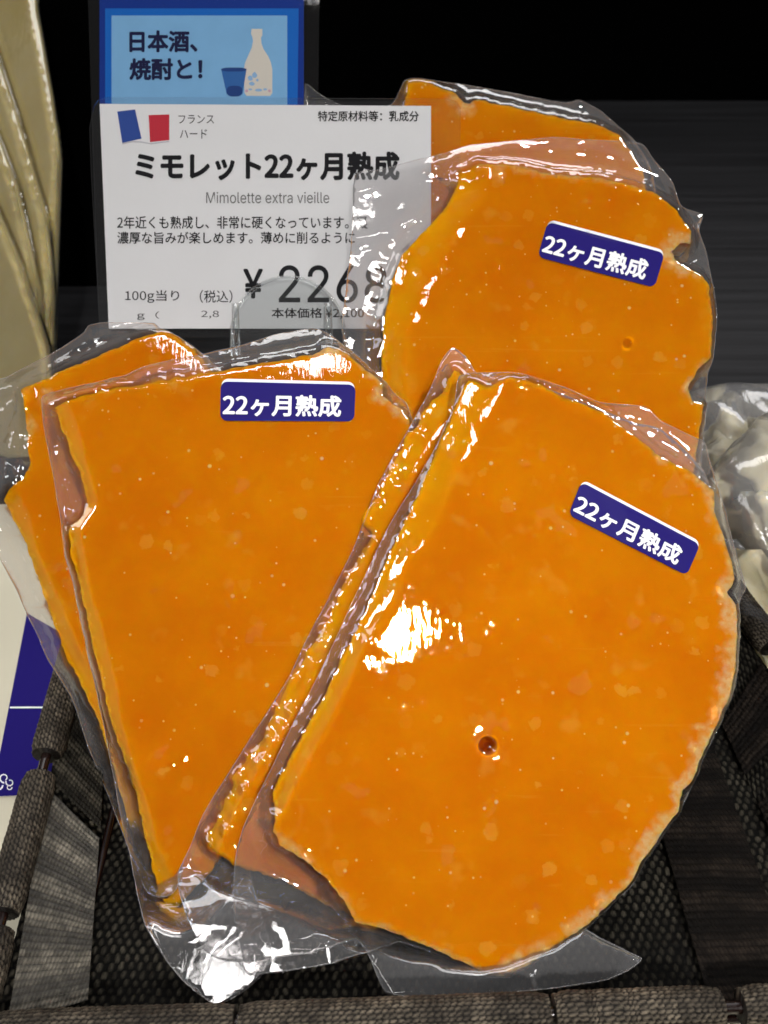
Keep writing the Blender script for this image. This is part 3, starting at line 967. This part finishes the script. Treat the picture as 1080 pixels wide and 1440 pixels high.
def sticker(pl, quad, parent, h):
    hf = SURF[parent.name]
    Q = np.array(quad, float)
    def uv(pts):
        p = np.array(pts, float); u = p[:, 0:1]; v = p[:, 1:2]
        return (Q[0]*(1-u)+Q[1]*u)*(1-v) + (Q[3]*(1-u)+Q[2]*u)*v
    asp = np.linalg.norm(Q[1]-Q[0])/np.linalg.norm(Q[3]-Q[0])
    base = uv(rrect(0, 0, 1, 1, 0.17/asp, 0.17))
    V, F = slab(base, pl, h, h+0.00010, 6, hf)
    st = mesh_obj('sticker', V, F, M['white_print'], parent, False)
    V, F = slab(uv(rrect(-0.006, 0.075, 1.006, 1.02, 0.17/asp, 0.17)), pl, h+0.00009, h+0.00022, 6, hf)
    o = mesh_obj('navy_print', V, F, M['navy'], None, False)
    q = uv([(0.012, 0.365), (0.905, 0.365), (0.905, 0.915), (0.012, 0.915)])
    t = text('22ヶ月熟成', q, pl, h+0.00032, M['white_print'], None, 0.011, hf=hf)
    w = np.array(parent['_w'])
    for c in (o, t):
        for v in c.data.vertices:
            v.co = Vector(np.array(v.co)-w)
        c.parent = st
    return st

PA = Plane(560, 750, 0.245, 8, 4)
PA2 = Plane(560, 750, 0.245, 8, 4, back=0.0128)
PB = Plane(530, 780, 0.2635, 10, 2)
PD = Plane(530, 780, 0.2635, 10, 2, back=0.0150)
PC = Plane(575, 590, 0.292, 6, 1)
PE = Plane(575, 590, 0.292, 6, 1, back=0.032)

def nudge(pts, dx, y0, y1):
    return [(x+dx*float(smooth(np.array((y-y0)/60.0))*smooth(np.array((y1-y)/60.0))), y) for x, y in pts]

# front right slice
A_c = [(662,528),(690,540),(722,530),(760,540),(800,560),(850,580),(890,610),(930,640),(975,665),(1005,690),(1006,718),(1018,750),(1030,790),(1036,815),(1024,832),(1036,850),(1040,890),(1036,940),(1025,985),(1005,1030),(985,1070),(975,1098),(961,1110),(955,1140),(930,1175),(905,1212),(890,1238),(860,1272),(820,1308),(780,1333),(740,1360),(715,1374),(690,1373),(640,1350),(590,1326),(540,1308),(500,1297),(484,1268),(460,1238),(428,1212),(395,1190),(384,1170),(386,1140),(382,1118),(400,1083),(430,1028),(456,980),(482,925),(506,878),(535,810),(562,750),(592,688),(622,618),(645,560)]
A_f = [(650,521),(700,516),(737,519),(800,538),(850,561),(915,566),(938,588),(1000,616),(1006,640),(1019,680),(1034,730),(1050,790),(1060,825),(1052,845),(1050,890),(1046,935),(1046,965),(1034,992),(1012,1034),(998,1062),(990,1092),(972,1132),(940,1182),(905,1236),(855,1290),(805,1330),(765,1356),(740,1374),(712,1383),(688,1382),(650,1366),(600,1342),(565,1332),(545,1340),(520,1352),(480,1362),(440,1370),(400,1378),(345,1380),(335,1330),(327,1280),(328,1220),(340,1170),(355,1120),(375,1078),(402,1022),(436,955),(470,885),(506,806),(540,735),(576,678),(606,626),(632,568)]
A_f = A_f[:36] + nudge(A_f[36:], 9, 520, 1160)
A_cham = [([(662,528),(645,560),(622,618),(592,688),(566,742)], 44, 0.0040), ([(566,742),(535,810),(506,878)], 30, 0.0036), ([(506,878),(456,980),(400,1083),(384,1130)], 24, 0.0032)]
A_rind = [(1026,830,20,0.9),(1040,870,16,0.7),(963,1112,16,0.9),(1030,960,20,0.6),(1018,1000,20,0.5),(990,1060,18,0.5),(940,1160,14,0.7),(905,1215,16,0.8),(860,1272,24,0.6),(820,1306,26,0.6),(765,1345,24,0.6),(715,1370,20,0.6),(1005,690,18,0.6),(930,640,14,0.4),(428,1212,12,0.5),(540,1308,12,0.5),(610,1336,10,0.5)]
A_bl = [(random.uniform(480,980), random.uniform(580,1300), random.uniform(3,6), random.uniform(0.0001,0.0003)) for _ in range(60)]
pkA = package('cheese_package', PA, A_c, A_f, 0.0115, 101, 'front right orange cheese slice with a round hole and a tilted navy sticker', chamfers=A_cham, rinds=A_rind, crust=[([(1036,840),(1040,890),(1036,940),(1025,985),(1005,1030),(985,1070),(961,1110),(955,1140),(930,1175),(890,1238),(820,1308),(740,1360),(700,1374)],22,0.9),([(975,665),(1005,690),(1018,750),(1036,815)],12,0.6),([(384,1170),(428,1212),(484,1268),(500,1297),(590,1326),(690,1373)],7,0.5)], holes=[(686,1049,14,0.0055)], blisters=A_bl, folds=[([(740,530),(850,566),(930,592),(995,640),(1024,720)],11,0.0013),([(335,1290),(420,1265),(470,1262)],14,0.0012),([(430,1210),(470,1260),(520,1330)],10,0.0011)], reach=46)
sticker(PA, [(819,675),(984,762),(964,808),(800,724)], pkA, 0.00012)

# slice right behind it: only its left edge and loose film show
A2_c = [(642,516),(625,545),(600,572),(588,595),(572,612),(553,655),(535,690),(511,724),(511,736),(524,748),(503,786),(484,819),(464,866),(412,952),(369,1038),(326,1094),(323,1116),(288,1185),(300,1198),(333,1217),(400,1240),(470,1280),(560,1310),(680,1340),(760,1310),(860,1230),(930,1130),(980,1040),(1000,940),(1005,860),(985,760),(970,690),(900,640),(800,585),(720,550),(670,535)]
A2_f = [(640,481),(624,500),(600,543),(577,583),(553,625),(519,690),(494,758),(468,812),(432,880),(398,950),(362,1010),(327,1065),(298,1110),(282,1150),(262,1200),(248,1230),(250,1265),(262,1305),(288,1350),(330,1360),(440,1350),(500,1332),(520,1355),(545,1408),(600,1416),(700,1408),(760,1404),(845,1393),(884,1380),(909,1358),(850,1330),(812,1302),(850,1262),(925,1150),(985,1050),(1015,940),(1022,880),(1018,830),(1020,760),(1000,660),(940,600),(900,590),(850,570),(760,535),(700,520),(676,522),(658,494)]

A2_f = [A2_f[0]] + nudge(A2_f[1:16], 9, 500, 1160) + A2_f[16:]
pkA2 = package('cheese_package', PA2, A2_c, A2_f, 0.0105, 202, 'orange cheese slice tucked right behind the front right one, only its lumpy left edge showing', chamfers=[([(642,516),(588,595),(511,730),(464,866),(412,952),(326,1094),(288,1185)], 30, 0.0030)], blisters=[(560+random.uniform(-14,40)-0.44*k*6.2, 590+k*6.2, random.uniform(4,8), random.uniform(0.0004,0.0010)) for k in range(0,100)], rough=3.5, reach=60)

# front left slice
B_c = [(72,569),(100,560),(139,549),(222,535),(333,516),(439,497),(462,487),(489,497),(511,516),(539,538),(537,556),(561,572),(576,588),(578,605),(545,720),(524,800),(476,930),(424,1030),(362,1130),(292,1230),(250,1276),(243,1280),(227,1270),(218,1247),(204,1191),(185,1108),(153,1015),(125,900),(108,824),(96,776),(92,742),(112,725),(118,704),(108,663),(92,624)]
B_f = [(53,551),(86,541),(135,530),(171,522),(197,509),(228,501),(278,492),(344,476),(389,462),(439,454),(463,462),(502,492),(535,528),(558,550),(573,561),(579,586),(592,612),(562,724),(532,806),(484,936),(428,1042),(360,1150),(350,1240),(376,1330),(378,1366),(345,1400),(300,1425),(259,1395),(231,1362),(199,1311),(190,1274),(180,1222),(166,1160),(152,1090),(138,1020),(112,900),(100,830),(86,775),(78,725),(66,660),(57,608),(52,566)]
B_rind = [(455,492,22,0.9),(470,500,14,0.7),(537,556,14,0.8),(560,572,14,0.7),(100,735,12,0.6)]
B_bl = [(233,1078,28,0.0014)] + [(random.uniform(200,300), random.uniform(600,780), random.uniform(3,5), random.uniform(0.0002,0.0004)) for _ in range(60)] + [(random.uniform(130,480), random.uniform(560,1100), random.uniform(3,5), random.uniform(0.0002,0.0004)) for _ in range(50)]
pkB = package('cheese_package', PB, B_c, B_f, 0.0115, 303, 'front left orange cheese slice with a level navy sticker near its top edge', chamfers=[([(72,569),(92,624),(108,663),(118,704),(92,742),(108,824),(153,1015),(204,1191),(243,1280)], 22, 0.0020)], rinds=B_rind, folds=[([(64,556),(135,540),(228,511),(344,486),(440,466)],9,0.0012),([(60,570),(70,640),(84,720),(100,800)],7,0.0009)], crust=[([(440,497),(489,497),(511,516),(539,538),(561,572),(578,592)],9,0.7)], blisters=B_bl, reach=60)
sticker(PB, [(312,533),(499,538),(497,592),(311,591)], pkB, 0.00012)

# slice behind it on the left
D_c = [(28,547),(83,522),(139,499),(205,470),(228,464),(250,473),(272,490),(330,560),(360,700),(330,900),(280,1080),(215,1230),(190,1200),(143,1038),(120,983),(88,923),(60,844),(30,760),(0,700),(8,688),(28,674),(42,652),(38,613),(33,563)]
D_f = [(-28,535),(0,524),(23,512),(52,497),(86,480),(114,460),(119,451),(145,445),(213,447),(222,458),(251,473),(277,490),(345,550),(380,700),(350,900),(300,1080),(245,1260),(205,1265),(180,1210),(152,1140),(120,1061),(93,983),(60,927),(37,876),(16,830),(-10,780),(-40,700)]
pkD = package('cheese_package', PD, D_c, D_f, 0.0115, 404, 'orange cheese slice behind the front left one, cut off by the left picture edge', chamfers=[([(0,700),(60,844),(120,983),(190,1200)], 26, 0.0025)], rinds=[(40,600,14,0.5),(66,560,12,0.5)], reach=70, wr=0.0016, folds=[([(-5,545),(60,508),(120,475),(210,456)],10,0.0014),([(34,560),(14,610),(6,690)],12,0.0016)], blisters=[(20,640,26,0.0012)])

# back right slice
C_c = [(647,238),(674,229),(724,231),(780,244),(836,248),(891,259),(924,272),(952,297),(972,324),(971,342),(956,341),(945,352),(951,367),(970,377),(989,386),(999,404),(1003,447),(1001,502),(982,518),(970,545),(976,562),(991,569),(986,600),(970,700),(900,900),(800,1060),(600,1060),(560,800),(542,600),(541,552),(537,502),(541,447),(552,391),(566,352),(591,324),(624,291),(644,254)]
C_f = [(499,238),(536,229),(591,212),(630,204),(663,194),(719,188),(780,182),(836,186),(908,190),(926,212),(954,246),(965,280),(995,293),(990,315),(1001,347),(1013,402),(1015,436),(1010,469),(1004,513),(999,569),(996,600),(985,710),(910,910),(810,1075),(590,1075),(545,800),(505,600),(498,520),(480,458),(486,400),(494,320)]
C_rind = [(945,356,20,0.95),(960,372,16,0.9),(975,545,14,0.8),(990,515,10,0.6),(700,245,10,0.4)]
pkC = package('cheese_package', PC, C_c, C_f, 0.0115, 505, 'back right orange cheese slice beside the price card, navy sticker slanting near its right edge', chamfers=[([(644,254),(591,324),(552,391),(538,470),(541,600)], 40, 0.0035)], rinds=C_rind, crust=[([(937,352),(952,338),(970,344),(989,386)],16,0.8),([(970,545),(976,562),(991,569)],8,0.8),([(674,229),(780,244),(891,259)],6,0.4)], holes=[(882,483,7,0.0011)], blisters=[(random.uniform(640,930), random.uniform(240,330), random.uniform(3,6), random.uniform(0.0002,0.0006)) for _ in range(50)]+[(random.uniform(580,980), random.uniform(330,580), random.uniform(3,5), random.uniform(0.0002,0.0004)) for _ in range(40)], reach=60, wr=0.0014, folds=[([(610,228),(650,208),(720,198),(840,203),(925,228),(962,292)],10,0.0013),([(505,262),(560,248),(620,222)],9,0.0012),([(503,330),(545,318),(590,300)],8,0.0010)])
sticker(PC, [(772,309),(934,353),(919,404),(757,361)], pkC, 0.00012)

# rearmost slice
E_c = [(574,114),(608,115),(641,131),(652,142),(661,144),(674,139),(758,157),(836,173),(872,187),(905,240),(930,420),(880,760),(700,860),(560,760),(530,400),(560,200)]
E_f = [(428,106),(442,117),(470,134),(520,148),(552,136),(570,106),(590,102),(640,107),(700,116),(760,127),(800,134),(820,129),(850,144),(872,165),(897,188),(925,240),(950,430),(900,780),(700,880),(540,780),(470,400),(430,170)]
pkE = package('cheese_package', PE, E_c, E_f, 0.0115, 606, 'rearmost orange cheese slice rising highest behind the back right one', chamfers=[], rinds=[(655,148,16,0.8),(640,140,12,0.6)], reach=50, wr=0.0012)

# ------------------------------------------------------------------ price card and blue card
PK = Plane(600, 200, 0.3125, -3, 0)
PBL = Plane(600, 200, 0.3170, -3, 0)

def poly_part(name, poly, pl, h0, h1, mat, parent):
    V, F = slab(poly, pl, h0, h1)
    return mesh_obj(name, V, F, M[mat], parent, False)

def base_of(pl, x, y):
    p = pl.p(np.array([x]), np.array([y]))[0]
    return tuple(float(v) for v in p)

card = thing('price_card', base_of(PK, 380, 470), 'white laminated price card with large black Japanese writing and a French flag', 'price card')
poly_part('card_paper', [(140,146),(606,149),(606,462),(153,462)], PK, -0.0003, 0.0, 'white_paper', card)
def T(s, x0, y0, x1, y1, mat='black_print', bold=0.0, pl=PK, parent=card, h=0.0001, kind='cjk'):
    return text(s, box_quad(x0, y0, x1, y1), pl, h, M[mat], parent, bold, kind=kind)
T('フランス', 251, 162, 301, 174)
T('ハード', 253, 182, 291, 195)
T('特定原材料等：乳成分', 447, 156, 589, 171, bold=0.006)
T('ミモレット22ヶ月熟成', 190, 213, 562, 254, bold=0.014)
T('Mimolette extra vieille', 290, 270, 463, 286, mat='grey_print', kind='latin')
T('2年近くも熟成し、非常に硬くなっています。凝', 165, 304, 517, 322, bold=0.004)
T('濃厚な旨みが楽しめます。薄めに削るように', 165, 326, 499, 343, bold=0.004)
T('￥', 342, 378, 370, 420, bold=0.01)
T('2268', 392, 373, 545, 426, kind='latin', bold=0.006)
T('100g当り', 176, 408, 252, 426, bold=0.002)
T('（税込）', 281, 408, 327, 426, bold=0.002)
T('g（', 193, 438, 224, 450)
T('2,8', 283, 437, 308, 448)
T('本体価格 ¥2,100', 382, 433, 512, 449, bold=0.006)
flag = poly_part('flag_blue_band', [(165,157),(190,154),(199,195),(172,201)], PK, 0.00002, 0.0001, 'flag_blue', card)
poly_part('flag_red_band', [(209,162),(238,161),(238,197),(211,200)], PK, 0.00002, 0.0001, 'flag_red', card)
poly_part('flag_shadow_line', [(172,201.5),(186,198.5),(199,199),(212,201.5),(238,198.5),(238,199.5),(212,203),(199,200.5),(186,200),(172,203)], PK, 0.00002, 0.0001, 'flag_grey', card)
sl = [(132,150),(138,141),(150,137),(630,139),(642,143),(648,152),(646,300),(640,470),(628,474),(150,474),(142,470),(137,400),(128,240),(126,180)]
poly_part('clear_sleeve', sl, PK, -0.0005, 0.00035, 'sleeve', card)

bl = thing('blue_sign', base_of(PBL, 280, 470), 'blue sign with a sake bottle and cup picture standing behind the white card', 'sign')
poly_part('sign_panel', [(140,-60),(427,-60),(427,440),(165,440),(165,160),(140,160)], PBL, -0.0004, 0.0, 'card_navy', bl)
poly_part('bright_border', [(148,12),(420,12),(418,172),(148,158)], PBL, 0.00002, 0.00006, 'card_blue', bl)
poly_part('pale_field', [(157,22),(404,22),(404,170),(157,156)], PBL, 0.00008, 0.00012, 'card_sky', bl)
T('日本酒、', 182, 43, 278, 74, 'ink_navy', 0.013, PBL, bl, 0.00018)
T('焼酎と！', 182, 82, 285, 113, 'ink_navy', 0.013, PBL, bl, 0.00018)
bot = [(354,41),(369,41),(369,50),(367,53),(368,62),(371,70),(377,79),(381,88),(383,98),(383,131),(380,135),(347,135),(344,131),(343,98),(345,88),(349,79),(354,68),(356,58),(355,52),(353,48)]
poly_part('bottle_picture', bot, PBL, 0.00014, 0.00018, 'bottle_cream', bl)
poly_part('cup_picture', [(311,97),(347,97),(341,133),(319,133)], PBL, 0.00020, 0.00024, 'cup_blue', bl)
poly_part('cup_rim', rrect(311, 95.5, 347, 101, 12, 2.7), PBL, 0.00025, 0.00028, 'cup_dark', bl)
poly_part('cup_base', rrect(319, 121, 341, 136, 8, 6), PBL, 0.00025, 0.00028, 'cup_dark', bl)
def blob(cx, cy, r, mat, nm='bottle_pattern', n=9, sq=1.0, sd=0):
    pts = [(cx+r*(1+0.35*vnoise(np.array([i*1.7]), np.array([sd*3.1]), sd)[0])*math.cos(a), cy+sq*r*(1+0.35*vnoise(np.array([i*1.7]), np.array([sd*3.1]), sd)[0])*math.sin(a)) for i, a in enumerate(np.arange(n)*2*math.pi/n)]
    poly_part(nm, pts, PBL, 0.00019, 0.00022, mat, bl)
for i, (x, y, r_, sq) in enumerate(((352,110,4,1),(358,106,3.5,1.2),(354,118,4,0.7),(362,113,2,1),(364,127,5,0.4),(352,126,3,0.5),(373,126,3,0.5))):
    blob(x, y, r_, 'print_blue_soft', sq=sq, sd=i)
for i, (x, y) in enumerate(((347,128),(379,128))):
    blob(x, y, 2.2, 'print_pink', sd=20+i)
poly_part('clear_sleeve', [(126,-70),(444,-70),(450,-60),(440,800),(150,800),(122,-60)], PBL, -0.0006, 0.0004, 'sleeve', bl)

# clear acrylic clip that holds the white card
PH = Plane(600, 200, 0.3095, -3, 0)
hold = thing('card_clip', (float(PH.p(np.array([405]), np.array([500]))[0][0]), float(PH.p(np.array([405]), np.array([500]))[0][1]), 0.0), 'clear arched plastic clip in front of the white card', 'card holder')
arch = [(326,500)] + [(405+79*math.cos(a), 470+80*math.sin(a)*1.0) for a in [math.pi+math.pi*i/24 for i in range(25)]] + [(484,500)]
pth = PH.p(np.array([a[0] for a in arch]), np.array([a[1] for a in arch]), np.zeros(len(arch)))
poly_part('clip_plate', arch, PH, 0.0, 0.0012, 'acrylic', hold)
V, F = tube(pth, 0.0007, 8)
mesh_obj('clip_rim', V, F, M['acrylic'], hold)
for x in (332, 462):
    q = PH.p(np.array([x, x+1, x+2]), np.array([428, 460, 500]), np.full(3, 0.0018))
    V, F = tube(q, 0.0013, 10)
    mesh_obj('clip_prong', V, F, M['acrylic'], hold)
top = PH.p(np.array([405]), np.array([498]))[0]
V, F = tube([top+np.array([0, 0.012, -0.02])*0, top+np.array([0, 0.012, -0.03]), np.array([top[0], top[1]+0.02, FLOOR+0.001])], 0.003, 10)
mesh_obj('clip_stem', V, F, M['acrylic'], hold)

# ------------------------------------------------------------------ pale yellow cheeses on the left
PY = Plane(40, 200, 0.40, -4, -30)
ypk = [
 ([(-80,-40),(36,-40),(50,34),(67,131),(79,225),(73,400),(62,640),(-80,640)], 0.0, 'tallest pale yellow cheese slice in film at the far left edge'),
 ([(-80,-20),(-30,20),(19,165),(60,305),(70,420),(60,640),(-80,640)], 0.0045, 'second tallest pale yellow cheese slice in film at the left edge'),
 ([(-80,80),(-30,140),(19,265),(50,410),(60,640),(-80,640)], 0.009, 'third tallest pale yellow cheese slice in film at the left edge'),
 ([(-80,170),(-40,225),(22,367),(62,488),(66,640),(-80,640)], 0.0135, 'lowest and frontmost pale yellow cheese slice in film at the left edge'),
]
for i, (poly, hh, lab) in enumerate(ypk):
    pl = Plane(40, 200, 0.40, -4, -30, back=-hh)
    P = np.array(poly, float)
    b = pl.p(P[:1, 0], P[:1, 1])[0]
    # foot of the slice on the shelf behind the basket
    root = thing('yellow_cheese_package', (float(b[0]), float(b[1]), 0.0), lab, 'cheese', 'pale yellow cheese slices at the left edge')
    o, out, hfun = cheese_slab('cheese_slice', pl, poly, 0.0032, root, M['pale_cheese'], 700+i, rough=0.3, floor=False)
    c = P.mean(0)
    fo = [tuple(c+(p-c)*1.03) for p in P]
    pouch(pl, fo, out, hfun, 0.0032, root, 700+i, floor=False, wr=0.0001, reach=12, step=12, seam=False)

# ------------------------------------------------------------------ bag of white cheese chunks on the right
WB = np.array([0.188, 0.262, 0.0])
bag = thing('white_cheese_bag', tuple(WB), 'clear bag of white cheese chunks at the right edge behind the basket', 'cheese bag')
def lump(c, rx, ry, rz, seed, bumpy=0.25, nu=26, nv=18, freq=1.6, box=0.0):
    th = np.arange(nu)*2*math.pi/nu; ph = np.linspace(0.02, math.pi-0.02, nv)
    T_, P_ = np.meshgrid(th, ph)
    X = np.cos(T_)*np.sin(P_); Y = np.sin(T_)*np.sin(P_); Z = np.cos(P_)
    r = 1+bumpy*(vnoise(X*freq+Z+5, Y*freq-Z+3, seed)+0.6*vnoise(X*freq*2.3+Z*2, Y*freq*2.3+7, seed+1))
    if box:
        r = r*(1-box + box/np.maximum(np.maximum(abs(X), abs(Y)), abs(Z)))
    V = np.stack([X*rx*r, Y*ry*r, Z*rz*r], -1).reshape(-1, 3)+c
    F = []
    for j in range(nv-1):
        for i in range(nu):
            a = j*nu+i; b_ = j*nu+(i+1) % nu
            F.append((a, a+nu, b_+nu, b_))
    F.append(tuple(range(nu))[::-1][::-1]); F.append(tuple((nv-1)*nu+i for i in range(nu))[::-1])
    return V, F
rb = random.Random(3)
spots = [(-.055, -.035, .020), (-.03, -.03, .022), (0, -.035, .022), (-.05, 0, .022), (-.02, .005, .024), (.02, -.01, .022), (-.045, -.02, .046), (-.015, -.012, .05), (.015, .0, .05), (-.03, .02, .045), (-.055, -.055, .014), (-.03, -.058, .016), (0.0, -.06, .018), (.03, -.04, .02)]
spots += [(rb.uniform(-.062, .02), rb.uniform(-.062, .03), rb.uniform(.012, .06)) for _ in range(16)]
for i, (x, y_, z_) in enumerate(spots):
    V, F = lump(np.zeros(3), rb.uniform(.010, .016), rb.uniform(.008, .012), rb.uniform(.006, .010), 800+i, 0.45, box=0.8, freq=2.2)
    q = Matrix.Rotation(rb.uniform(0, 6), 3, 'Z') @ Matrix.Rotation(rb.uniform(-.8, .8), 3, 'X') @ Matrix.Rotation(rb.uniform(-.8, .8), 3, 'Y')
    V = V @ np.array(q).T + WB+np.array([x, y_, max(z_, .012)])
    V[:, 2] = np.maximum(V[:, 2], 0.002)
    mesh_obj('cheese_chunk', V, F, M['white_cheese'], bag)
V, F = lump(WB+np.array([-.012, -.016, .036]), .070, .066, .046, 830, 0.34, 90, 60, 2.0, 0.25)
V[:, 2] = np.maximum(V[:, 2], 0.001)
mesh_obj('bag_film', V, F, M['film_soft'], bag)

# ------------------------------------------------------------------ navy leaflet under the basket's left side
leaf = thing('leaflet', (-0.13, 0.2, 0.0), 'navy printed leaflet with a white line lying on the cream shelf', 'leaflet')
def on_shelf(pts, z):
    P = np.array(pts, float); return drop_pt(P[:, 0], P[:, 1], z)
def flat_part(name, pts, z, mat):
    V = on_shelf(pts, z)
    return mesh_obj(name, V, [tuple(range(len(V)))[::-1]], M[mat], leaf, False)
flat_part('navy_field', [(-12,1120),(38,862),(112,905),(92,1116)], 0.001, 'navy')
flat_part('white_rule', [(14,996),(100,996),(100,993.6),(14,993.6)], 0.0013, 'white_print')
def curl(cx, cy, r0, a0, a1, w):
    pts = []
    for s_ in (1, -1):
        rngk = range(13) if s_ > 0 else range(12, -1, -1)
        for k in rngk:
            t = k/12; a = R(a0+(a1-a0)*t); r_ = r0*(1-0.55*t)+s_*w*(1-0.5*t)
            pts.append((cx+r_*math.cos(a), cy+r_*math.sin(a)))
    V = on_shelf(pts, 0.0013)
    n = 13
    return V, [(i, i+1, 25-i-1, 25-i) for i in range(12)]
V, F = join([curl(6,1094,7,90,420,1.2), curl(14,1100,6,200,-120,1.1), curl(-4,1104,8,0,300,1.2), curl(13,1107,4,0,330,0.9)])
mesh_obj('scroll_ornament', V, F, M['white_print'], leaf, False)

for o in bpy.data.objects:
    if '_w' in o:
        del o['_w']
